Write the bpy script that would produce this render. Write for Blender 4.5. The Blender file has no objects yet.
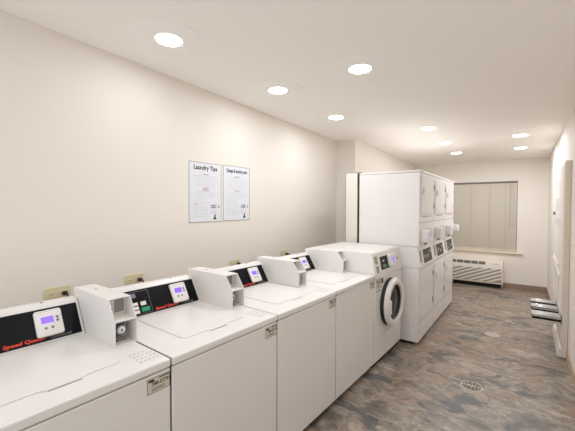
import bpy, bmesh, math, random
from mathutils import Matrix, Vector
random.seed(4)
C = bpy.context.scene.collection
R = math.radians

# ------------------------------------------------------------------ materials
def mat(name, col, rough=.5, metal=0., emit=None, strength=0., spec=.5, bump=None, coat=0.):
    m = bpy.data.materials.new(name); m.use_nodes = True
    nt = m.node_tree; b = nt.nodes['Principled BSDF']
    b.inputs['Base Color'].default_value = (*col, 1)
    b.inputs['Roughness'].default_value = rough
    b.inputs['Metallic'].default_value = metal
    b.inputs['Specular IOR Level'].default_value = spec
    b.inputs['Coat Weight'].default_value = coat
    if emit:
        b.inputs['Emission Color'].default_value = (*emit, 1)
        b.inputs['Emission Strength'].default_value = strength
    if bump:
        sc, st, dist = bump
        tc = nt.nodes.new('ShaderNodeTexCoord'); n = nt.nodes.new('ShaderNodeTexNoise'); bp = nt.nodes.new('ShaderNodeBump')
        n.inputs['Scale'].default_value = sc; n.inputs['Detail'].default_value = 3
        bp.inputs['Strength'].default_value = st; bp.inputs['Distance'].default_value = dist
        nt.links.new(tc.outputs['Object'], n.inputs['Vector']); nt.links.new(n.outputs['Fac'], bp.inputs['Height'])
        nt.links.new(bp.outputs['Normal'], b.inputs['Normal'])
    return m

def srgb(r, g, b):
    f = lambda c: (c/255/12.92) if c/255 <= .04045 else ((c/255+.055)/1.055)**2.4
    return (f(r), f(g), f(b))

M = {}
M['wall']    = mat('wall_paint', srgb(234,227,218), .75, spec=.25, bump=(60,.15,.002))
M['ceiling'] = mat('ceiling_paint', srgb(253,249,243), .8, spec=.2, bump=(90,.1,.002))
M['enamel']  = mat('white_enamel', srgb(234,231,228), .28, bump=(250,.05,.0004))
M['enamel2'] = mat('dryer_enamel', srgb(236,231,229), .3, bump=(250,.05,.0004))
M['plastic'] = mat('white_plastic', srgb(232,228,224), .4)
M['black']   = mat('black_fascia', (.003,.0035,.006), .35, spec=.15)
M['dark']    = mat('dark_void', (.01,.01,.01), .7)
M['rubber']  = mat('black_rubber', (.015,.015,.015), .6)
M['glass']   = mat('dark_door_glass', (.008,.010,.011), .12, spec=.35)
M['lcd2']    = mat('lcd_lilac', (.35,.3,.6), .3, emit=(.35,.28,.9), strength=.45)
M['chrome']  = mat('chrome', (.72,.72,.72), .18, 1.)
M['darkdisp'] = mat('dark_display', srgb(52,48,46), .4, spec=.3)
M['steelblue'] = mat('blue_grey_metal', srgb(92,104,120), .4, .6)
M['grey']    = mat('grey_metal', srgb(150,148,146), .4, .3)
M['lcd']     = mat('lcd_purple', (.08,.03,.5), .3, emit=(.22,.10,1.), strength=1.1)
M['orange']  = mat('red_orange_lettering', srgb(215,58,36), .5)
M['greytext']= mat('grey_lettering', srgb(120,122,126), .5)
M['green']   = mat('green_label', srgb(20,150,105), .5)
M['ink']     = mat('black_ink', (.02,.02,.02), .7)
M['greyink'] = mat('grey_ink', srgb(165,164,168), .7)
M['paleink'] = mat('pale_grey_ink', srgb(198,198,202), .7)
M['redink']  = mat('red_ink', srgb(205,120,120), .7)
M['paper']   = mat('white_paper', srgb(226,228,234), .6)
M['tag']     = mat('tag_plate', srgb(214,205,190), .45)
M['outlet']  = mat('ivory_outlet', srgb(218,208,172), .45)
M['trimb']   = mat('taupe_baseboard', srgb(150,128,112), .5)
M['trimtan'] = mat('tan_baseboard', srgb(196,172,148), .5)
M['sill']    = mat('cream_sill', srgb(235,222,200), .5)
M['blind']   = mat('blind_slats', srgb(218,210,196), .6)
M['cord']    = mat('blind_cord', srgb(192,184,170), .7)
M['frame']   = mat('aluminium_frame', srgb(110,104,96), .5)
M['ac']      = mat('ac_plastic', srgb(226,218,206), .5)
M['acdark']  = mat('ac_grille_dark', srgb(86,80,76), .6)
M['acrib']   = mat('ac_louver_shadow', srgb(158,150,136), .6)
M['cab']     = mat('cabinet_white', srgb(232,226,218), .45)
M['cabside'] = mat('cabinet_side_shade', srgb(222,212,196), .5)  # cabinet white darkened to cream for the side in shadow
M['drain']   = mat('drain_rim', srgb(196,186,168), .45, .2)
M['cover']   = mat('cleanout_cover', srgb(178,168,156), .5)
M['lens']    = mat('lamp_lens', (1,1,1), .5, emit=(1,.98,.95), strength=12)
M['lamptrim']= mat('lamp_trim', srgb(253,250,245), .7)
M['outside'] = mat('window_glass', srgb(60,62,66), .1)

def floor_material():
    m = bpy.data.materials.new('slate_look_vinyl'); m.use_nodes = True
    nt = m.node_tree; N = nt.nodes; L = nt.links; b = N['Principled BSDF']
    tc = N.new('ShaderNodeTexCoord')
    def noise(scale, sx, sy, rot, det=5, dist=1.2, rough=.6, off=0):
        mp = N.new('ShaderNodeMapping'); mp.inputs['Rotation'].default_value[2] = R(rot)
        mp.inputs['Scale'].default_value = (sx, sy, 1); mp.inputs['Location'].default_value = (off, off*.7, 0)
        n = N.new('ShaderNodeTexNoise'); n.inputs['Scale'].default_value = scale; n.inputs['Detail'].default_value = det
        n.inputs['Distortion'].default_value = dist; n.inputs['Roughness'].default_value = rough
        L.new(tc.outputs['Object'], mp.inputs['Vector']); L.new(mp.outputs['Vector'], n.inputs['Vector'])
        return n
    def ramp(src, stops):
        r = N.new('ShaderNodeValToRGB'); L.new(src, r.inputs['Fac'])
        el = r.color_ramp.elements
        el[0].position, el[0].color = stops[0][0], (*stops[0][1], 1)
        el[1].position, el[1].color = stops[-1][0], (*stops[-1][1], 1)
        for p, c in stops[1:-1]:
            e = el.new(p); e.color = (*c, 1)
        return r
    def mix(fac, a, c, mode='MIX'):
        x = N.new('ShaderNodeMix'); x.data_type = 'RGBA'; x.blend_type = mode
        if isinstance(fac, float): x.inputs[0].default_value = fac
        else: L.new(fac, x.inputs[0])
        L.new(a, x.inputs[6]); L.new(c, x.inputs[7]); return x.outputs[2]
    n1 = noise(2.4, 1, 1.5, -18, 6, .6, .62)
    r1 = ramp(n1.outputs['Fac'], [(.34, srgb(96,90,88)), (.44, srgb(134,124,114)), (.50, srgb(162,152,138)), (.55, srgb(132,120,108)), (.64, srgb(176,164,150))])
    n2 = noise(2.4, 1, 1.8, -24, 5, .8, .6, 7)
    r2 = ramp(n2.outputs['Fac'], [(.575, (0,0,0)), (.62, (.85,.85,.85))])
    blue = N.new('ShaderNodeRGB'); blue.outputs[0].default_value = (*srgb(88,90,94), 1)
    c = mix(r2.outputs['Color'], r1.outputs['Color'], blue.outputs[0])
    n3 = noise(2.6, 1, 2.0, -28, 5, 1.4, .58, 19)
    r3 = ramp(n3.outputs['Fac'], [(.53, (0,0,0)), (.64, (.85,.85,.85))])
    rust = N.new('ShaderNodeRGB'); rust.outputs[0].default_value = (*srgb(160,134,114), 1)
    c = mix(r3.outputs['Color'], c, rust.outputs[0])
    n4 = noise(11, 1, 1.5, -22, 7, 1.2, .68, 3)
    r4 = ramp(n4.outputs['Fac'], [(.34, (.68,.67,.66)), (.66, (1.25,1.22,1.19))])
    c = mix(1.0, c, r4.outputs['Color'], 'MULTIPLY')
    br = N.new('ShaderNodeTexBrick'); br.offset = .5
    br.inputs['Scale'].default_value = 1; br.inputs['Brick Width'].default_value = .46; br.inputs['Row Height'].default_value = .46
    br.inputs['Mortar Size'].default_value = .003; br.inputs['Mortar Smooth'].default_value = .4
    br.inputs['Color1'].default_value = (1,1,1,1); br.inputs['Color2'].default_value = (.93,.93,.95,1); br.inputs['Mortar'].default_value = (.72,.70,.68,1)
    L.new(tc.outputs['Object'], br.inputs['Vector'])
    c = mix(1.0, c, br.outputs['Color'], 'MULTIPLY')
    L.new(c, b.inputs['Base Color'])
    rr = N.new('ShaderNodeMapRange'); rr.inputs['To Min'].default_value = .3; rr.inputs['To Max'].default_value = .5
    L.new(n4.outputs['Fac'], rr.inputs['Value']); L.new(rr.outputs['Result'], b.inputs['Roughness'])
    bp = N.new('ShaderNodeBump'); bp.inputs['Strength'].default_value = .25; bp.inputs['Distance'].default_value = .002
    L.new(n1.outputs['Fac'], bp.inputs['Height']); L.new(bp.outputs['Normal'], b.inputs['Normal'])
    return m
M['floor'] = floor_material()

# ------------------------------------------------------------------ mesh helpers
def box(bm, x0, x1, y0, y1, z0, z1):
    v = [bm.verts.new(p) for p in ((x0,y0,z0),(x1,y0,z0),(x1,y1,z0),(x0,y1,z0),(x0,y0,z1),(x1,y0,z1),(x1,y1,z1),(x0,y1,z1))]
    for f in ((0,3,2,1),(4,5,6,7),(0,1,5,4),(1,2,6,5),(2,3,7,6),(3,0,4,7)):
        bm.faces.new([v[i] for i in f])
    return bm
def hexa(bm, lo, hi):            # lo, hi: four corners each, same order
    v = [bm.verts.new(p) for p in list(lo)+list(hi)]
    for f in ((0,3,2,1),(4,5,6,7),(0,1,5,4),(1,2,6,5),(2,3,7,6),(3,0,4,7)):
        bm.faces.new([v[i] for i in f])
    return bm
def prism(bm, pts, axis, a, b):  # pts in the other two axes, in xyz order
    def P(p, t):
        return {'x': (t, p[0], p[1]), 'y': (p[0], t, p[1]), 'z': (p[0], p[1], t)}[axis]
    A = [bm.verts.new(P(p, a)) for p in pts]; B = [bm.verts.new(P(p, b)) for p in pts]
    n = len(pts)
    bm.faces.new(A[::-1]); bm.faces.new(B)
    for i in range(n): bm.faces.new((A[i], A[(i+1) % n], B[(i+1) % n], B[i]))
    return bm
def lathe(bm, prof, c, axis='z', n=40, close=False):   # prof: (radius, height)
    rings = []
    for r, h in prof:
        ring = []
        for k in range(n):
            a = 2*math.pi*k/n; u, w = r*math.cos(a), r*math.sin(a)
            p = {'z': (u, w, h), 'x': (h, u, w), 'y': (u, h, w)}[axis]
            ring.append(bm.verts.new((p[0]+c[0], p[1]+c[1], p[2]+c[2])))
        rings.append(ring)
    m = len(rings)
    for i in range(m if close else m-1):
        A, B = rings[i], rings[(i+1) % m]
        for k in range(n): bm.faces.new((A[k], A[(k+1) % n], B[(k+1) % n], B[k]))
    if not close:
        bm.faces.new(rings[0][::-1]); bm.faces.new(rings[-1])
    return bm
def tube(bm, pts, r, n=10):
    pts = [Vector(p) for p in pts]; rings = []
    for i, p in enumerate(pts):
        d = (pts[min(i+1, len(pts)-1)] - pts[max(i-1, 0)]).normalized()
        a = d.orthogonal().normalized() if i == 0 else (prev - d*prev.dot(d)).normalized()
        prev = a; b2 = d.cross(a)
        rings.append([bm.verts.new(p + r*(math.cos(2*math.pi*k/n)*a + math.sin(2*math.pi*k/n)*b2)) for k in range(n)])
    for A, B in zip(rings, rings[1:]):
        for k in range(n): bm.faces.new((A[k], A[(k+1) % n], B[(k+1) % n], B[k]))
    bm.faces.new(rings[0][::-1]); bm.faces.new(rings[-1])
    return bm
def rrect(x0, x1, y0, y1, r, n=5):
    out = []
    for cx, cy, a0 in ((x1-r,y1-r,0),(x0+r,y1-r,90),(x0+r,y0+r,180),(x1-r,y0+r,270)):
        for k in range(n+1):
            a = R(a0+90*k/n); out.append((cx+r*math.cos(a), cy+r*math.sin(a)))
    return out
def new(): return bmesh.new()
def mk(name, bm, m, parent=None, bevel=0., seg=2, smooth=False, xf=None):
    if xf is not None: bm.transform(xf)
    bmesh.ops.recalc_face_normals(bm, faces=bm.faces)
    me = bpy.data.meshes.new(name); bm.to_mesh(me); bm.free()
    me.materials.append(m)
    o = bpy.data.objects.new(name, me); C.objects.link(o)
    if parent: o.parent = parent
    if smooth:
        for p in me.polygons: p.use_smooth = True
        me.set_sharp_from_angle(angle=R(35))
    if bevel:
        md = o.modifiers.new('bevel', 'BEVEL'); md.width = bevel; md.segments = seg
        md.limit_method = 'ANGLE'; md.angle_limit = R(35)
        for p in me.polygons: p.use_smooth = True
        me.set_sharp_from_angle(angle=R(35))
        md.harden_normals = False
    return o
def thing(name, loc, label, cat, group=None, rot=0, tilt=0):
    o = bpy.data.objects.new(name, None); C.objects.link(o)
    o.empty_display_size = .1
    o.location = loc; o.rotation_euler = (tilt, 0, rot); o['label'] = label; o['category'] = cat
    if group: o['group'] = group
    return o
def struct(name, bm, m, **k):
    o = mk(name, bm, m, **k); o['kind'] = 'structure'; o['label'] = k2label.get(name, name.replace('_', ' ')); return o
k2label = {}
def frame3(origin, right, up):
    r = Vector(right).normalized(); u = Vector(up).normalized(); n = r.cross(u)
    m = Matrix.Identity(4)
    for i in range(3): m[i][0], m[i][1], m[i][2], m[i][3] = r[i], u[i], n[i], origin[i]
    return m
def text(name, s, size, fr, m, parent, xs=1., bold=0., shear=0., ext=.0004, align='LEFT', merge=None):
    cu = bpy.data.curves.new(name+'_c', 'FONT'); cu.body = s; cu.size = size; cu.shear = shear; cu.offset = bold
    cu.extrude = ext; cu.align_x = align; cu.resolution_u = 3
    t = bpy.data.objects.new(name+'_t', cu); C.objects.link(t)
    bpy.context.view_layer.update()
    me = bpy.data.meshes.new_from_object(t.evaluated_get(bpy.context.evaluated_depsgraph_get()))
    bpy.data.objects.remove(t); bpy.data.curves.remove(cu)
    me.transform(fr @ Matrix.Diagonal((xs, 1, 1, 1)))
    me.name = name; me.materials.clear(); me.materials.append(m)
    if merge is not None:
        merge.from_mesh(me); return None
    o = bpy.data.objects.new(name, me); C.objects.link(o); o.parent = parent
    return o
def copy_tree(o, parent=None):
    c = o.copy(); C.objects.link(c); c.parent = parent
    for ch in [x for x in C.objects if x.parent is o]: copy_tree(ch, c)
    return c

# ------------------------------------------------------------------ the room
XL, XS, YS, YB, YN = -2.336, -2.033, 4.474, 7.624, -1.3
ceil = lambda y: 2.54 - .0213*(y-4)
xr = lambda y: .300 + (YB-y)*.0165
k2label.update(floor='slate-look vinyl tile floor in mottled brown and grey', ceiling='smooth off-white painted ceiling',
    wall_left='long cream wall behind the washers', wall_left_bump='stepped-out part of the left wall behind the stacked dryers',
    wall_back='cream end wall with the window', wall_right='cream right wall', wall_near='cream wall behind the viewer',
    baseboard_back='taupe baseboard along the end wall', baseboard_right='tan baseboard along the right wall')
b = new(); box(b, XL-.3, .8, YN-.2, YB+.2, -.1, 0); struct('floor', b, M['floor'])
b = new(); y0, y1 = YN-.2, YB+.2
hexa(b, [(XL-.3,y0,ceil(y0)),(.8,y0,ceil(y0)),(.8,y1,ceil(y1)),(XL-.3,y1,ceil(y1))],
        [(XL-.3,y0,ceil(y0)+.1),(.8,y0,ceil(y0)+.1),(.8,y1,ceil(y1)+.1),(XL-.3,y1,ceil(y1)+.1)]); struct('ceiling', b, M['ceiling'])
def wallslab(name, xa0, xb0, ya, yb_, xa1=None, xb1=None, m=None):
    xa1 = xa0 if xa1 is None else xa1; xb1 = xb0 if xb1 is None else xb1
    b = new()
    hexa(b, [(xa0,ya,0),(xb0,ya,0),(xb1,yb_,0),(xa1,yb_,0)],
            [(xa0,ya,ceil(ya)),(xb0,ya,ceil(ya)),(xb1,yb_,ceil(yb_)),(xa1,yb_,ceil(yb_))])
    return struct(name, b, m or M['wall'])
wallslab('wall_left', XL-.12, XL, YN, YS)
wallslab('wall_left_bump', XL-.12, XS, YS, YB)
wallslab('wall_right', xr(YN), xr(YN)+.12, YN, YB, xr(YB), xr(YB)+.12)
# end wall with the window opening
WX0, WX1, WZ0, WZ1 = -1.78, -.165, .705, 2.05
b = new(); top = ceil(YB)
box(b, XS-.1, WX0, YB, YB+.12, 0, top); box(b, WX1, xr(YB)+.12, YB, YB+.12, 0, top)
box(b, WX0, WX1, YB, YB+.12, 0, WZ0); box(b, WX0, WX1, YB, YB+.12, WZ1, top)
struct('wall_back', b, M['wall'])
b = new(); box(b, -.366, xr(YB), YB-.012, YB, 0, .10); struct('baseboard_back', b, M['trimb'], bevel=.003)
def rboard(name, ya, yb_):
    b = new(); hexa(b, [(xr(ya)-.012,ya,0),(xr(ya),ya,0),(xr(yb_),yb_,0),(xr(yb_)-.012,yb_,0)],
                       [(xr(ya)-.012,ya,.10),(xr(ya),ya,.10),(xr(yb_),yb_,.10),(xr(yb_)-.012,yb_,.10)])
    return b
b = rboard('b', 5.9, YB-.013); struct('baseboard_right', b, M['trimb'], bevel=.003)
b = rboard('b', YN, 4.40); o = struct('baseboard_right', b, M['trimtan'], bevel=.003); o['label'] = 'tan baseboard on the right wall, nearer than the tall white cabinet'
# window
b = new(); fw_ = .025
box(b, WX0, WX0+fw_, YB+.03, YB+.07, WZ0, WZ1); box(b, WX1-fw_, WX1, YB+.03, YB+.07, WZ0, WZ1)
box(b, WX0+fw_, WX1-fw_, YB+.03, YB+.07, WZ0, WZ0+fw_); box(b, WX0+fw_, WX1-fw_, YB+.03, YB+.07, WZ1-fw_, WZ1)
win = struct('window_1', b, M['frame']); win['label'] = 'window in the end wall behind closed mini blinds'
b = new(); box(b, WX0+fw_, WX1-fw_, YB+.045, YB+.052, WZ0+fw_, WZ1-fw_); mk('window_pane', b, M['outside'], win)
b = new(); box(b, WX0-.05, WX1+.09, YB-.05, YB+.02, WZ0-.035, WZ0-.003); mk('window_sill', b, M['sill'], win, bevel=.004)
# mini blinds hung in the opening
bl = thing('mini_blinds', ((WX0+WX1)/2, YB-.005, WZ0), 'closed beige mini blinds covering the window in the end wall', 'blinds')
w2 = (WX1-WX0)/2-.004; hh = WZ1-WZ0
b = new(); box(b, -w2, w2, -.012, .022, hh-.03, hh-.002); mk('head_rail', b, M['frame'], bl, bevel=.002)
b = new(); n = 62; z0_, z1_ = .03, hh-.034; st = (z1_-z0_)/n
for i in range(n):
    z = z0_+st*i
    prism(b, [(.004,z-.002),(.0055,z-.002),(-.0035+.0015,z+st*.98),(-.0035,z+st*.98)], 'x', -w2+.004, w2-.004)
mk('slats', b, M['blind'], bl)
b = new(); box(b, -w2+.004, w2-.004, -.008, .012, .006, .026); mk('bottom_rail', b, M['blind'], bl, bevel=.003)
for x in (-.62, -.30, .04, .36, .62):
    b = new(); tube(b, [(x,-.009,.02),(x,-.009,hh-.03)], .0022, 6); mk('ladder_cord', b, M['cord'], bl)
b = new(); tube(b, [(w2-.11,-.02,hh-.03),(w2-.11,-.02,.42)], .0045, 8); mk('tilt_wand', b, M['cord'], bl)
b = new(); tube(b, [(w2-.06,-.02,hh-.03),(w2-.06,-.02,.5)], .002, 6); lathe(b, [(.003,0),(.008,.005),(.006,.03),(.002,.035)], (w2-.06,-.02,.47), 'z', 10); mk('lift_cord', b, M['cord'], bl)

# packaged terminal air conditioner under the window
ac = thing('air_conditioner', (-.90, YB, 0), 'long off-white wall air conditioner with slanted louvers under the window', 'air conditioner')
b = new(); prism(b, [(-.20,.085),(-.20,.43),(-.165,.515),(-.002,.515),(-.002,.085)], 'x', -.54, .536); mk('cabinet', b, M['ac'], ac, bevel=.008)
b = new(); box(b, -.50, .50, -.13, -.002, .0, .084); mk('sub_base', b, M['dark'], ac)
# diagonal ribs on the front
b = new(); x0, x1, z0, z1 = -.52, .515, .115, .375
k = .42
t = x0 - 1.2
while t < x1:
    # band of slanted rib clipped to the rectangle: z = z0 + k*(x - t)
    pts = []
    def clip(off):
        xs, xe = max(x0, t+off), min(x1, t+off+(z1-z0)/k)
        return xs, xe
    a0, a1 = clip(0); c0, c1 = clip(.085)
    if a1-a0 > .01 and c1-c0 > .01:
        zz = lambda x, off: z0 + k*(x-t-off)
        P = [(a0, zz(a0,0)), (a1, zz(a1,0)), (c1, zz(c1,.085)), (c0, zz(c0,.085))]
        prism(b, P, 'y', -.212, -.199)
    t += .165
mk('louvers', b, M['ac'], ac, bevel=.002)
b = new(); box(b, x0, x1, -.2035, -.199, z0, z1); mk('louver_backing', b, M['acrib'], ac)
# upper discharge grille on the slanted face
gup = Vector((0,.035,.085)).normalized(); gn = Vector((0,-.085,.035)).normalized()
b = new()
fr = frame3((0,-.20,.43), (1,0,0), gup)
for i in range(6):
    xa = -.50 + i*.127
    bb = new(); prism(bb, rrect(xa, xa+.112, .012, .072, .006), 'z', -.002, .0015); bb.transform(fr)
    me = bpy.data.meshes.new('x'); bb.to_mesh(me); bb.free(); b.from_mesh(me)
mk('discharge_grille', b, M['acdark'], ac)
b = new(); 
for j in range(5):
    bb = new(); box(bb, -.50, .247, .018+j*.0115, .0205+j*.0115, .0015, .004); bb.transform(fr)
    me = bpy.data.meshes.new('x'); bb.to_mesh(me); bb.free(); b.from_mesh(me)
mk('grille_bars', b, M['grey'], ac)
b = new()
for i, hgt in enumerate((.012,.016,.010,.018,.013,.015,.011)):
    bb = new(); box(bb, .36+i*.017, .372+i*.017, .03, .03+hgt, 0, .0012); bb.transform(fr)
    me = bpy.data.meshes.new('x'); bb.to_mesh(me); bb.free(); b.from_mesh(me)
mk('badge', b, M['greyink'], ac)

# ------------------------------------------------------------------ ceiling lights
def ceiling_light(x, y, label, ring=False, power=1.):
    t = thing('recessed_light', (x, y, ceil(y)), label, 'ceiling light', 'round recessed ceiling lights', tilt=math.atan(-.0213))
    b = new(); lathe(b, [(.098,-.003),(.104,-.001),(.104,0),(.081,0),(.083,-.003)], (0,0,0), 'z', 48, close=True); mk('trim_ring', b, M['lamptrim'], t, smooth=True)
    b = new(); lathe(b, [(.082,-.0008),(.075,-.0035),(.04,-.005),(.001,-.0055)], (0,0,0), 'z', 48); mk('lens', b, M['lens'], t, smooth=True)
    if ring:
        b = new(); lathe(b, [(.226,0),(.226,-.0028),(.221,-.004),(.105,-.004),(.105,0)], (0,0,0), 'z', 72, close=True); mk('cover_plate', b, M['lamptrim'], t, smooth=True)
    l = bpy.data.lights.new('lamp_glow', 'AREA'); l.shape = 'DISK'; l.size = .15; l.energy = LP*power; l.color = (.93, .985, 1.05)
    lo = bpy.data.objects.new('lamp_glow', l); C.objects.link(lo); lo.parent = t; lo.location = (0,0,-.012)
    return t
LP = 4.4
ceiling_light(-1.85, 1.276, 'largest and nearest round ceiling light, above the first washers at left', True, .4)
ceiling_light(-1.805, 2.34, 'round ceiling light above the wall posters, second in the left row', True, .65)
ceiling_light(-1.765, 3.358, 'round ceiling light above the corner where the left wall steps out', True, .95)
ceiling_light(-1.03, 2.335, 'large round ceiling light nearest in the middle row, right of the poster wall', True, 1.7)
ceiling_light(-1.02, 4.409, 'round ceiling light in front of the stacked dryers, nearest of three in a line', False, .75)
ceiling_light(-1.015, 5.426, 'round ceiling light beyond the dryers, middle of three in a line', False, .9)
ceiling_light(-1.02, 6.39, 'round ceiling light closest to the window, last of three in a line', False, 1.5)
ceiling_light(-.10, 5.43, 'upper and nearer of the two round ceiling lights near the right wall', False, 1.9)
ceiling_light(-.11, 6.42, 'lower and farther of the two round ceiling lights near the right wall', False, 1.9)
for x, y in ((-1.03,.2),(-.25,1.2)):  # unseen lamps added to brighten the near end
    t = ceiling_light(x, y, 'added unseen ceiling light, brightening the near end of the room', power=.6)

# ------------------------------------------------------------------ washers
ROT = R(-1.5105); CX, CY = -1.1867, 2.0
def row(x, y, z=0.):
    dx, dy = x-CX, y-CY
    return (CX+dx*math.cos(ROT)-dy*math.sin(ROT), CY+dx*math.sin(ROT)+dy*math.cos(ROT), z)
XF = -1.187
FA = Vector((-.5942, 0, .914)); FB = Vector((-.6822, 0, 1.060))     # fascia plane of the console (local)
fup = (FB-FA).normalized()
def fas(y, h=0.): 
    p = FA + fup*h; return (p.x, y, p.z)
def meshinto(b, bb, fr):
    bb.transform(fr); me = bpy.data.meshes.new('x'); bb.to_mesh(me); bb.free(); b.from_mesh(me)

def top_loader(y0, W, label, panel=True, boxz=1.118):
    t = thing('top_load_washer', row(XF, y0), label, 'washing machine', 'white coin-operated top load washers in a row', rot=ROT)
    g = .0035
    b = new(); box(b, -.713, -.004, g, W-g, .050, .864); mk('body', b, M['enamel'], t, bevel=.006)
    b = new(); box(b, -.69, -.05, g+.01, W-g-.01, 0, .051); mk('base', b, M['dark'], t)  # recessed base coloured black for the shadow gap at the floor
    b = new(); box(b, -.70, -.012, g+.001, W-g-.001, .8635, .869); mk('seam_shade_strip', b, M['darkdisp'], t)  # dark strip stands in for the shade under the top panel's lip
    b = new(); box(b, -.70, -.008, W-g+.0002, W+g-.0008, .052, .902); mk('side_shade_strip', b, M['darkdisp'], t)  # dark strip stands in for the shade between neighbouring machines
    b = new(); box(b, -.716, 0, g, W-g, .8685, .9055); mk('top_panel', b, M['enamel'], t, bevel=.007, seg=3)
    # lid with rounded corners and a finger notch
    b = new(); L0, L1 = .150, .572
    pts = rrect(-.578, -.128, L0, L1, .028)
    prism(b, pts, 'z', .9057, .9105)
    mk('lid', b, M['enamel'], t, bevel=.0025)
    b = new(); prism(b, [(-.1275,.285),(-.1125,.302),(-.1125,.415),(-.1275,.435)], 'z', .9057, .9095)
    h = mk('lid_handle', b, M['plastic'], t, bevel=.001)
    b = new(); box(b, -.1123, -.1100, .305, .413, .9057, .9072); mk('handle_gap', b, M['greytext'], h)
    # control console
    c1 = W-.107
    b = new()
    prof = [(-.590,.9056),(-.593,.912),(-.684,1.063),(-.692,1.073),(-.745,1.073),(-.752,1.066),(-.752,.9056)]
    prism(b, prof, 'y', .006, c1); con = mk('console', b, M['enamel'], t, bevel=.005)
    L = (FB-FA).length
    b = new(); fr = frame3(fas(0), (0,1,0), fup); 
    bb = new(); prism(bb, rrect(.022, c1-.014, .002, L-.012, .003), 'z', 0.001, .0045); meshinto(b, bb, fr)
    fa = mk('fascia', b, M['black'], con)
    # white plastic card reader with purple display
    b = new(); bb = new(); prism(bb, rrect(.410, .522, .020, .146, .012), 'z', .004, .021); meshinto(b, bb, fr)
    rd = mk('card_reader', b, M['plastic'], con, bevel=.006, seg=3)
    b = new(); bb = new(); box(bb, .434, .484, .080, .112, .0205, .0218); meshinto(b, bb, fr); mk('display', b, M['lcd'], rd)
    for (u, v) in ((.500,.102),(.500,.086),(.448,.057),(.475,.057)):
        b = new(); bb = new(); lathe(bb, [(.006,.0205),(.006,.0225),(.004,.0235)], (u,v,0), 'z', 14); meshinto(b, bb, fr); mk('button', b, M['greytext'], rd)
    b = new(); bb = new(); box(bb, .416, .516, .1375, .1390, .0205, .0212); meshinto(b, bb, fr); mk('reader_seam', b, M['greyink'], rd)
    # lettering
    b = new(); text('x', 'Speed Queen', .0225, fr @ Matrix.Translation((.286,.012,.0049)), M['orange'], None, xs=1.25, bold=.0009, shear=.12, merge=b)
    mk('brand_lettering', b, M['orange'], fa)
    b = new(); text('x', 'Commercial', .018, fr @ Matrix.Translation((.462,.0085,.0049)), M['greytext'], None, xs=1.0, shear=.25, merge=b)
    mk('small_lettering', b, M['greytext'], fa)
    # button panel outlined in white at the left end
    b = new()
    for q in ((.045,.268,.146,.148),(.045,.268,.010,.012),(.045,.047,.010,.148),(.266,.268,.010,.148)):
        bb = new(); box(bb, q[0], q[1], q[2], q[3], .0045, .0052); meshinto(b, bb, fr)
    mk('panel_outline', b, M['greytext'], fa)
    for i in range(3):
        b = new(); bb = new(); box(bb, .160, .188, .016+i*.024, .034+i*.024, .0045, .008); meshinto(b, bb, fr); mk('selector_button', b, M['plastic'], fa, bevel=.001)
    b = new(); bb = new(); box(bb, .205, .238, .058, .082, .0045, .008); meshinto(b, bb, fr); mk('start_button', b, M['plastic'], fa, bevel=.001)
    b = new(); bb = new(); box(bb, .203, .253, .020, .046, .0045, .006); meshinto(b, bb, fr); mk('green_label', b, M['green'], fa)
    b = new(); bb = new(); box(bb, .150, .188, .112, .138, .0045, .006); meshinto(b, bb, fr); mk('window_label', b, M['greytext'], fa)
    b = new(); lathe(b, [(.006,1.0725),(.006,1.0745),(.003,1.075)], (-.712, .46, 0), 'z', 16); mk('lock_hole', b, M['ink'], con)
    # coin box
    a, e = W-.104, W-.001
    z0, z1, zs = .9058, boxz, 1.022
    b = new(); th = .0035
    side = [(-.284,z0),(-.282,zs),(-.345,z1),(-.735,z1),(-.735,z0)]
    prism(b, side, 'y', a, a+th); prism(b, side, 'y', e-th, e)
    prism(b, [(-.343,z1-th),(-.345,z1),(-.735,z1),(-.735,z1-th)], 'y', a+th, e-th)
    prism(b, [(-.284,z0),(-.284,z0+th*2),(-.735,z0+th*2),(-.735,z0)], 'y', a+th, e-th)
    box(b, -.735, -.385, a+th, e-th, z0+th*2, z1-th)
    box(b, -.385, -.282, a+th, e-th, zs-.003, zs+.002)
    cb = mk('coin_box', b, M['plastic'], t)
    m_ = (a+e)/2
    b = new(); prism(b, rrect(m_-.040, m_+.030, .928, 1.004, .014), 'x', -.386, -.355); pl = mk('coin_return', b, M['steelblue'], cb, bevel=.004)
    b = new(); lathe(b, [(.022,-.357),(.022,-.336),(.017,-.332)], (0,m_+.004,.963), 'x', 24); kn = mk('lock_barrel', b, M['chrome'], pl, smooth=True)
    b = new(); box(b, -.3325, -.3310, m_+.001, m_+.007, .957, .969); mk('keyhole', b, M['ink'], kn)
    b = new(); box(b, -.386, -.380, a+.014, a+.022, zs+.010, z1-.022); box(b, -.386,-.370, a+.008,a+.030, zs+.034, zs+.046); mk('coin_slot', b, M['dark'], cb)
    b = new(); prism(b, rrect(m_-.006, e-.012, zs+.016, z1-.018, .004), 'x', -.3855, -.383); mk('coin_plate', b, M['grey'], cb)
    b = new()
    for i in range(4): box(b, -.345, -.338, a+.018+i*.016, a+.028+i*.016, z0+th*2, z0+th*2+.002)
    mk('drain_slots', b, M['dark'], cb)
    b = new(); lathe(b, [(.007,z1-.0005),(.007,z1+.0012),(.004,z1+.0018)], (-.60, m_, 0), 'z', 16); mk('top_lock', b, M['greytext'], cb)
    # instruction sticker on the deck
    b = new(); box(b, -.165, -.040, W-.112, W-.012, .9055, .9058); stk = mk('instruction_sticker', b, M['plastic'], t)
    b = new(); rs = random.Random(3)
    for i in range(4):
        for j in range(5):
            x = -.157+i*.030; y = W-.106+j*.019
            w = rs.uniform(.006,.013)
            box(b, x, x+rs.uniform(.003,.007), y, y+w, .9058, .90595)
    for i in range(5): box(b, -.160+i*.029, -.1594+i*.029, W-.109, W-.015, .9058, .9059)
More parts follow.
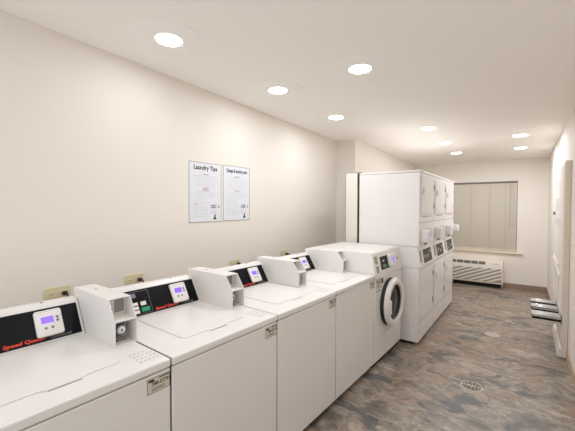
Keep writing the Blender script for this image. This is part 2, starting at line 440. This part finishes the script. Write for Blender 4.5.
    mk('sticker_print', b, M['greyink'], stk)
    # serial tag on the front
    tag_plate(t, W-.110, W-.008, .790, .853)
    return t

def tag_plate(t, y0, y1, z0, z1, x=-.004):
    b = new(); box(b, x, x+.0012, y0, y1, z0, z1); tp = mk('machine_tag', b, M['tag'], t)
    b = new(); e = .002; X0, X1 = x+.0012, x+.0016
    box(b, X0, X1, y0, y1, z0, z0+e); box(b, X0, X1, y0, y1, z1-e, z1); box(b, X0, X1, y0, y0+e, z0, z1); box(b, X0, X1, y1-e, y1, z0, z1)
    W_, H_ = y1-y0, z1-z0
    box(b, X0, X1, y0+.06*W_, y0+.30*W_, z1-.25*H_, z1-.10*H_); box(b, X0, X1, y0+.52*W_, y1-.04*W_, z1-.16*H_, z1-.09*H_)
    for i in range(5):
        box(b, X0, X1, y0+(.2+.12*i)*W_, y0+(.29+.12*i)*W_, z0+.16*H_, z0+.22*H_)
        box(b, X0, X1, y0+(.24+.11*i)*W_, y0+(.31+.11*i)*W_, z0+.28*H_, z0+.33*H_)
    text('x', '788-077H', .27*H_*1.35, frame3((X0, y0+.18*W_, z0+.46*H_), (0,1,0), (0,0,1)), M['ink'], None, xs=.92*W_/.102, bold=.0004, merge=b)
    mk('tag_print', b, M['ink'], tp)
    return tp

top_loader(.8423-.7182, .7182, 'nearest top load washer, cut off by the left edge of the photo')
top_loader(.8423, .7182, 'second top load washer from the left, its whole lid and green console label in view', boxz=1.112)
top_loader(1.5605, .7182, 'third top load washer from the left, between two coin boxes in mid row', boxz=1.108)
top_loader(2.2787, .7394, 'top load washer farthest along the row, touching the front load washer', boxz=1.108)

# front load washer at the far end of the row
def front_loader(y0, W):
    t = thing('front_load_washer', row(XF, y0), 'white front load washer with round glass door at the end of the washer row', 'washing machine', rot=ROT)
    g = .003
    b = new(); box(b, -.713, -.004, g, W-g, .050, .862); bd = mk('body', b, M['enamel'], t, bevel=.006)
    b = new(); box(b, -.69, -.03, g+.01, W-g-.01, 0, .051); mk('base', b, M['rubber'], t)  # black base paints the floor shadow under the front loader
    b = new(); prism(b, [(0,.8645),(0,.892),(-.040,1.104),(-.052,1.112),(-.745,1.112),(-.75,.9),(-.75,.8645)], 'y', g, W-g); hd = mk('raised_top', b, M['enamel'], t, bevel=.006)
    b = new(); box(b, -.005, -.003, g+.02, W-g-.004, .284, .288); mk('service_panel_seam', b, M['greyink'], t)
    b = new(); box(b, -.006, -.0025, .02, W-.02, .056, .281); mk('service_panel', b, M['enamel'], t, bevel=.002)
    # tilted control panel
    A = Vector((0,0,.892)); B_ = Vector((-.040,0,1.104)); u = (B_-A).normalized(); fr = frame3(A, (0,1,0), u)
    def P(name, pts, d0, d1, m, par, bevel=0):
        b = new(); bb = new(); prism(bb, pts, 'z', d0, d1); meshinto(b, bb, fr); return mk(name, b, m, par, bevel=bevel)
    cp = P('control_panel', rrect(.015, W-.03, .008, .205, .008), -.001, .004, M['plastic'], t, .002)
    P('coin_entry', rrect(.035, .100, .105, .180, .006), .0035, .005, M['acrib'], cp)
    P('coin_return', rrect(.050, .105, .020, .085, .006), .0035, .005, M['acrib'], cp)
    P('coin_shelf', rrect(.030, .110, .088, .098, .003), .0035, .015, M['plastic'], cp)
    dp = P('display_window', rrect(.165, .400, .035, .165, .006), .0035, .006, M['black'], cp)
    P('program_label', rrect(.215, .290, .050, .085, .004), .0055, .007, M['greytext'], dp)
    P('program_lights', rrect(.225, .265, .110, .128, .004), .0055, .007, M['tag'], dp)
    P('green_label', rrect(.300, .335, .055, .075, .003), .0055, .007, M['green'], dp)
    rd = P('card_reader', rrect(.350, .520, .045, .165, .014), .004, .034, M['plastic'], cp, .006)
    P('display', rrect(.420, .475, .090, .128, .004), .0335, .0355, M['lcd'], rd)
    P('start_button', rrect(.62, .655, .085, .112, .006), .0035, .008, M['greyink'], cp)
    # door: white ring, dark gasket, deep glass bowl
    cy, cz = .375, .577
    b = new(); lathe(b, [(.240,-.004),(.243,.020),(.238,.034),(.150,.034),(.150,-.004)], (0,cy,cz), 'x', 64, close=True); dr = mk('door', b, M['rubber'], t, smooth=True)
    b = new(); lathe(b, [(.242,.0345),(.249,.042),(.246,.062),(.230,.078),(.205,.082),(.186,.074),(.178,.054),(.177,.0345)], (0,cy,cz), 'x', 72, close=True); mk('door_ring', b, M['plastic'], dr, smooth=True)
    b = new(); lathe(b, [(.1765,.035),(.1765,.060),(.168,.050),(.162,.035)], (0,cy,cz), 'x', 64, close=True); mk('inner_ring', b, M['darkdisp'], dr, smooth=True)
    b = new(); lathe(b, [(.160,.034),(.161,.040),(.13,.047),(.07,.054),(.004,.057)], (0,cy,cz), 'x', 64); mk('door_glass', b, M['glass'], dr, smooth=True)
    b = new(); prism(b, rrect(cy-.200, cy-.158, cz-.085, cz+.055, .012), 'x', .060, .088); mk('door_handle', b, M['plastic'], dr, bevel=.006)
    tag_plate(t, .035, .150, .765, .852); 
    b = new(); box(b, -.005, -.002, .170, .205, .800, .848); mk('lock_label', b, M['ink'], t)
    b = new(); text('x', 'Speed Queen', .022, frame3((-.0035, .03, .735), (0,1,0), (0,0,1)), M['steelblue'], None, xs=.9, bold=.0003, merge=b); mk('brand_lettering', b, M['steelblue'], t)
    return t
front_loader(3.018, .7537)

# ------------------------------------------------------------------ stacked dryers
def dryer(y0, W, label, last=False):
    t = thing('stacked_dryer', (-.9737, y0, 0), label, 'dryer', 'white stacked dryers in a bank of three')
    g = .002; D = .7137
    b = new(); box(b, -D, 0, g, W-g, .028, .862); mk('lower_cabinet', b, M['enamel2'], t, bevel=.006)
    b = new(); box(b, -D+.02, -.06, g+.004, W-g-.004, 0, .029); mk('base', b, M['dark'], t)  # base darkened to draw the shadow gap below the dryer
    b = new(); prism(b, [(0,.864),(.020,.870),(-.018,1.096),(-.03,1.100),(-D,1.100),(-D,.864)], 'y', g, W-g); mk('middle_cabinet', b, M['enamel2'], t, bevel=.005)
    b = new(); box(b, -D, 0, g, W-g, 1.1035, 1.938); mk('upper_cabinet', b, M['enamel2'], t, bevel=.006)
    b = new(); box(b, -D-.002, .002, g, W-g, 1.9405, 1.966); mk('top_cap', b, M['enamel2'], t, bevel=.007)
    def door(name, z0, z1):
        b = new(); prism(b, rrect(.045, W-.055, z0, z1, .012), 'x', .0005, .010); d = mk(name, b, M['enamel2'], t, bevel=.004)
        b = new(); box(b, 0, .0012, .041, W-.051, z0-.004, z1+.004); mk('door_shadow_gap', b, M['paleink'], d)
        for zz in (z0+.10, z1-.10):
            b = new(); box(b, .004, .016, W-.050, W-.034, zz-.032, zz+.032); mk('hinge', b, M['grey'], d, bevel=.002)
        zc = z1-.16 if name == 'upper_door' else z0+.38
        b = new(); box(b, .010, .028, .10, .122, zc-.04, zc+.04); mk('door_handle', b, M['plastic'], d, bevel=.005)
        return d
    door('upper_door', 1.465, 1.895); door('lower_door', .285, .822)
    b = new(); box(b, -.001, .0012, .005, W-.005, 1.372, 1.377); mk('panel_seam', b, M['greyink'], t)
    b = new(); box(b, -.001, .0012, .005, W-.005, .243, .248); mk('kick_panel_seam', b, M['greyink'], t)
    b = new(); box(b, .0005, .0025, .10, .52, 1.438, 1.4445); mk('vent_slot', b, M['greytext'], t)
    # protruding card reader
    b = new(); prism(b, rrect(.075, .215, 1.150, 1.290, .012), 'x', .0, .075); rd = mk('card_reader', b, M['plastic'], t, bevel=.007)
    b = new(); prism(b, rrect(.125, .180, 1.205, 1.255, .004), 'x', .0745, .0765); mk('display', b, M['lcd2'], rd)
    b = new(); prism(b, [(.235,1.110),(.245,1.150),(.40,1.225),(.49,1.225),(.49,1.185),(.33,1.110)], 'x', .0, .008); mk('coin_chute', b, M['acdark'], t, bevel=.003)
    b = new(); prism(b, rrect(.40, .50, 1.20, 1.30, .01), 'x', .0, .045); mk('coin_meter', b, M['plastic'], t, bevel=.006)
    # tilted control panel
    A = Vector((.020,0,.870)); B_ = Vector((-.018,0,1.096)); u = (B_-A).normalized(); fr = frame3(A, (0,1,0), u)
    def P(name, pts, d0, d1, m, par, bevel=0):
        b = new(); bb = new(); prism(bb, pts, 'z', d0, d1); meshinto(b, bb, fr); return mk(name, b, m, par, bevel=bevel)
    cp = P('control_panel', rrect(.125, .600, .012, .212, .012), -.001, .008, M['plastic'], t, .003)
    ds = P('display_window', rrect(.165, .545, .035, .190, .008), .0075, .010, M['darkdisp'], cp)
    rs = random.Random(int(y0*100))
    for i in range(6):
        x = .165+.062*i; z = .05+rs.random()*.08
        P('control_icon', rrect(x, x+.035, z, z+.035, .004), .0095, .011, M['tag'] if i % 2 else M['greytext'], ds)
    P('coin_return', rrect(.045, .105, .055, .185, .008), -.001, .003, M['acrib'], t)
    if last:
        b = new(); prism(b, rrect(.58, W-.01, 1.17, 1.27, .008), 'x', .0, .09); mk('side_meter', b, M['plastic'], t, bevel=.006)
    return t
DW = .6888
dryer(3.832, DW, 'nearest stacked dryer, its plain white side facing the washers')
dryer(3.832+DW, DW, 'middle stacked dryer of the bank of three')
dryer(3.832+2*DW, DW, 'farthest stacked dryer, next to the air conditioner and window', True)

# narrow filler panel between the dryers and the wall
fp = thing('filler_panel', (-1.81, 3.87, 0), 'narrow white panel with a black gap between wall and stacked dryers', 'panel')
b = new(); box(b, -.076, .078, 0, .03, 0, 1.975); mk('panel', b, M['wall'], fp, bevel=.002)
b = new(); box(b, -.079, .118, .0315, .05, 0, 1.980); mk('backing_strip', b, M['dark'], fp)
b = new(); box(b, -.0785, -.0765, -.001, .03, .9, 1.979); box(b, -.078, .078, -.001, .03, 1.9755, 1.979); mk('edge_trim', b, M['frame'], fp)
for i in range(14):
    b = new(); lathe(b, [(.005,.030),(.005,.026),(.003,.024)], (.100, 0, 1.1+i*.06), 'y', 8); mk('bolt', b, M['grey'], fp)

# ------------------------------------------------------------------ posters on the left wall
def poster(y0, y1, z0, z1, title, label, small, seed):
    t = thing('notice_poster', (XL, (y0+y1)/2, z0), label, 'poster')
    w, h = y1-y0, z1-z0; a = -w/2
    b = new(); box(b, 0, .004, a, -a, 0, h); mk('sheet', b, M['paper'], t)
    X0, X1 = .004, .0046
    b = new(); e = .0035; box(b, X0, X1, a, -a, 0, e); box(b, X0, X1, a, -a, h-e, h); box(b, X0, X1, a, a+e, 0, h); box(b, X0, X1, -a-e, -a, 0, h); mk('border', b, M['frame'], t)
    b = new(); text('x', title, .052 if not small else .045, frame3((X0, 0, h-.062), (0,1,0), (0,0,1)), M['ink'], None, xs=.98 if not small else .66, bold=.0016, align='CENTER', merge=b); mk('title_lettering', b, M['ink'], t)
    rs = random.Random(seed)
    b = new(); red = new()
    z = h-.105
    while z > .21:
        ww = rs.choice((.14,.145,.12,.10))
        if abs(z-(h-.105)) < .001 or abs(z-.29) < .008: box(red, X0, X1, -.03, .03, z, z+.006); box(b, X0, X1, -.05, .05, z-.006, z-.003)
        else:
            x = -ww
            while x < ww-.01:
                l = rs.uniform(.01,.035); box(b, X0, X1, x, min(x+l, ww), z, z+.0035); x += l+.006
        z -= .0155
    mk('body_text', b, M['paleink'], t); b = new()
    while z > .04:
        ww = rs.choice((.11,.12,.08)); x = -.14
        if z > .15 and z < .16: box(red, X0, X1, -.13, -.09, z, z+.006)
        while x < -.14+ww*1.4:
            l = rs.uniform(.01,.03); box(b, X0, X1, x, x+l, z, z+.0035); x += l+.006
        z -= .0155
    for i in range(3): box(b, X0, X1, .05, .05+rs.uniform(.05,.09), .10-.012*i, .104-.012*i)
    mk('footer_text', b, M['paleink'], t); mk('red_headings', red, M['redink'], t)
    b = new(); text('x', 'CSC', .042, frame3((X0, .055, .125), (0,1,0), (0,0,1)), M['ink'], None, xs=.9, bold=.0012, merge=b)
    box(b, X0, X1, .148, .158, .128, .148)
    mk('logo_lettering', b, M['ink'], t)
    b = new(); prism(b, [(.085,.022),(.122,.022),(.118,.036),(.112,.044),(.112,.064),(.105,.072),(.098,.064),(.098,.044),(.090,.036)], 'x', X0, X1); mk('black_mark', b, M['ink'], t)
    return t
poster(1.792, 2.158, 1.411, 1.938, 'Laundry Tips', 'left notice on the cream wall, headed Laundry Tips', False, 1)
poster(2.183, 2.549, 1.415, 1.944, 'Change & laundry cards', 'right notice on the cream wall, with the longer heading', True, 2)

# ------------------------------------------------------------------ outlets with plugs
def outlet(y, z, label):
    t = thing('wall_outlet', (XL, y, z), label, 'outlet', 'ivory outlets behind the washers')
    b = new(); prism(b, rrect(-.072, .072, -.042, .042, .008), 'x', 0, .006); mk('cover_plate', b, M['outlet'], t, bevel=.0025)
    for dy in (-.034, .034):
        b = new(); prism(b, rrect(dy-.017, dy+.017, -.014, .014, .006), 'x', .006, .009); s = mk('socket', b, M['outlet'], t)
        b = new(); box(b, .009,.0095, dy-.008,dy-.005,-.004,.006); box(b, .009,.0095, dy+.005,dy+.008,-.004,.006); mk('slots', b, M['ink'], s)
    o = thing('power_plug', (XL+.009, y+.034, z), label.replace('ivory outlet on the wall', 'black plug in the outlet'), 'plug', 'black plugs in the outlets')
    b = new(); prism(b, rrect(-.013, .013, -.012, .012, .005), 'x', .0008, .026); lathe(b, [(.009,.025),(.007,.040),(.005,.048)], (0,0,0), 'x', 14); mk('plug_body', b, M['rubber'], o, bevel=.003)
    b = new(); tube(b, [(.048,0,0),(.065,-.004,-.012),(.072,-.010,-.05),(.070,-.02,-.15),(.068,-.02,-z*.75)], .005, 8); mk('cord', b, M['rubber'], o, smooth=True)
outlet(.812, 1.012, 'ivory outlet on the wall behind the first coin box from the left')
outlet(1.303, 1.010, 'ivory outlet on the wall above the second washer console')
outlet(2.335, .985, 'ivory outlet on the wall above the third washer console')
outlet(3.145, .990, 'ivory outlet on the wall above the farthest top load washer console')

# ------------------------------------------------------------------ tall cabinet on the right wall
cab = thing('tall_wall_cabinet', (.304, 4.41, 0), 'tall shallow white cabinet on the right wall with three chrome trays sticking out', 'cabinet')
yl = 1.42
def xw(y): return xr(4.41+y)-.304-.0015     # wall behind the cabinet, local x
b = new(); hexa(b, [(0,0,.095),(xw(0),0,.095),(xw(yl),yl,.095),(0,yl,.095)], [(0,0,2.03),(xw(0),0,2.03),(xw(yl),yl,2.03),(0,yl,2.03)])
mk('body', b, M['cabside'], cab, bevel=.004)
b = new(); prism(b, rrect(.02, yl-.01, .13, 2.01, .03), 'x', -.006, .0005); dpan = mk('front_panel', b, M['cab'], cab, bevel=.002)
b = new(); hexa(b, [(-.034,.005,0),(xw(0),.005,0),(xw(.9),.9,0),(-.034,.9,0)], [(-.022,.005,.092),(xw(0),.005,.092),(xw(.9),.9,.092),(-.022,.9,.092)]); mk('plinth', b, M['cab'], cab, bevel=.004)
# raised printed marks on the panel (three lines)
b = new(); rs = random.Random(8)
def ring(y, z, ry, rz):
    n = 14; th_ = .009
    for k in range(n):
        a0, a1 = 2*math.pi*k/n, 2*math.pi*(k+1)/n
        prism(b, [(y+ry*math.cos(a0), z+rz*math.sin(a0)), (y+ry*math.cos(a1), z+rz*math.sin(a1)), (y+(ry-th_*2)*math.cos(a1), z+(rz-th_)*math.sin(a1)), (y+(ry-th_*2)*math.cos(a0), z+(rz-th_)*math.sin(a0))], 'x', -.0075, -.0055)
ring(1.0, 1.86, .12, .035); box(b, -.0075, -.0055, .96, .99, 1.78, 1.95)
for i in range(2): ring(1.12-.3*i, 1.62, .12, .05); ring(1.12-.3*i, 1.55, .13, .035)
for i in range(4): ring(1.28-.25*i, 1.37, .10, .048)
mk('front_markings', b, M['paleink'], dpan)
b = new(); lathe(b, [(.022,-.006),(.022,-.020),(.014,-.028)], (0,1.32,1.475), 'x', 20); mk('lock_knob', b, M['greytext'], dpan)
# wire grid
b = new()
for i in range(7): y = .50+i*.12; tube(b, [(-.012,y,.52),(-.012,y,.90)], .004, 6)
for i in range(6): z = .52+i*.076; tube(b, [(-.012,.46,z),(-.012,1.26,z)], .004, 6)
tube(b, [(-.014,1.26,.92),(-.014,.30,.80)], .006, 6)
mk('wire_grid', b, M['cab'], cab)
# three chrome trays
for i, yc in enumerate((-.17+.18, .34, .60)):
    b = new(); w = .15; L_ = .26
    z0 = .378
    y0_, y1_ = yc, yc+w
    box(b, -L_, -.004, y0_, y1_, z0+.026, z0+.032); box(b, -L_+.05, -.004, y0_+w*.42, y0_+w*.58, z0+.030, z0+.040)
    for yy in (y0_, y1_-.012): box(b, -L_, -.004, yy, yy+.012, z0+.006, z0+.036)
    box(b, -L_, -L_+.014, y0_, y1_, z0+.002, z0+.038)
    tr = mk('slide_tray', b, M['chrome'], cab, bevel=.003)
    b = new(); box(b, -L_+.01, -.004, y0_+.003, y1_-.003, z0-.018, z0+.014); mk('shaded_underside', b, M['black'], tr, bevel=.002)  # black underside, made taller to paint the shadow below the tray
    b = new(); box(b, -.008, -.003, y0_-.01, y1_+.01, z0-.03, z0+.05); mk('mounting_plate', b, M['steelblue'], tr)

# ------------------------------------------------------------------ floor fittings
t = thing('floor_drain', (-.37, 3.235, 0), 'round floor drain with pale rim and dark holes in the middle of the floor', 'drain')
b = new(); lathe(b, [(.088,0),(.086,.003),(.078,.0035),(.076,.0005)], (0,0,0), 'z', 40, close=False); mk('rim', b, M['drain'], t, smooth=True)
b = new(); lathe(b, [(.075,.0034),(.075,.0042),(.001,.0043)], (0,0,0), 'z', 40); mk('grate', b, M['acdark'], t)
b = new()
for rr, n in ((.062,12),(.042,8),(.020,5)):
    for k in range(n):
        a = 2*math.pi*(k+.5*(n % 3))/n
        lathe(b, [(.0075,.0042),(.0075,.0052),(.0045,.0052),(.0045,.0042)], (rr*math.cos(a), rr*math.sin(a), 0), 'z', 8, close=True)
box(b, -.074, .074, -.006, .006, .0043, .0053)
mk('grate_bars', b, M['drain'], t)
t = thing('cleanout_cover', (-.325, 4.71, 0), 'small pale round cleanout cover on the floor beyond the drain', 'floor cover')
b = new(); lathe(b, [(.085,0),(.083,.003),(.001,.0032)], (0,0,0), 'z', 36); mk('disc', b, M['cover'], t, smooth=True)
b = new(); lathe(b, [(.012,.0032),(.012,.005),(.006,.0055)], (0,0,0), 'z', 12); mk('screw', b, M['drain'], t)

# ------------------------------------------------------------------ camera, world, view
F, YAW, PIT, ROL = 331.8881, R(35.932), R(-1.5047), R(.1617)
fw = Vector((-math.sin(YAW)*math.cos(PIT), math.cos(YAW)*math.cos(PIT), math.sin(PIT)))
rt = Vector((math.cos(YAW), math.sin(YAW), 0)); up = rt.cross(fw)
rt, up = rt*math.cos(ROL)+up*math.sin(ROL), up*math.cos(ROL)-rt*math.sin(ROL)
cam = bpy.data.cameras.new('camera'); cam.sensor_width = 36; cam.lens = 36*F/575; cam.clip_start = .02
co = bpy.data.objects.new('camera', cam); C.objects.link(co)
mx = Matrix.Identity(4)
for i in range(3): mx[i][0], mx[i][1], mx[i][2] = rt[i], up[i], -fw[i]
mx[2][3] = 1.55
co.matrix_world = mx
sc = bpy.context.scene; sc.camera = co
w = bpy.data.worlds.new('world'); sc.world = w; w.use_nodes = True
w.node_tree.nodes['Background'].inputs[0].default_value = (.94,.985,1.05,1); w.node_tree.nodes['Background'].inputs[1].default_value = 1.25
vs = sc.view_settings; vs.view_transform = 'Standard'; vs.look = 'None'; vs.exposure = .17; vs.gamma = 1; vs.use_curve_mapping = False
sc.cycles.max_bounces = 12; sc.cycles.diffuse_bounces = 8
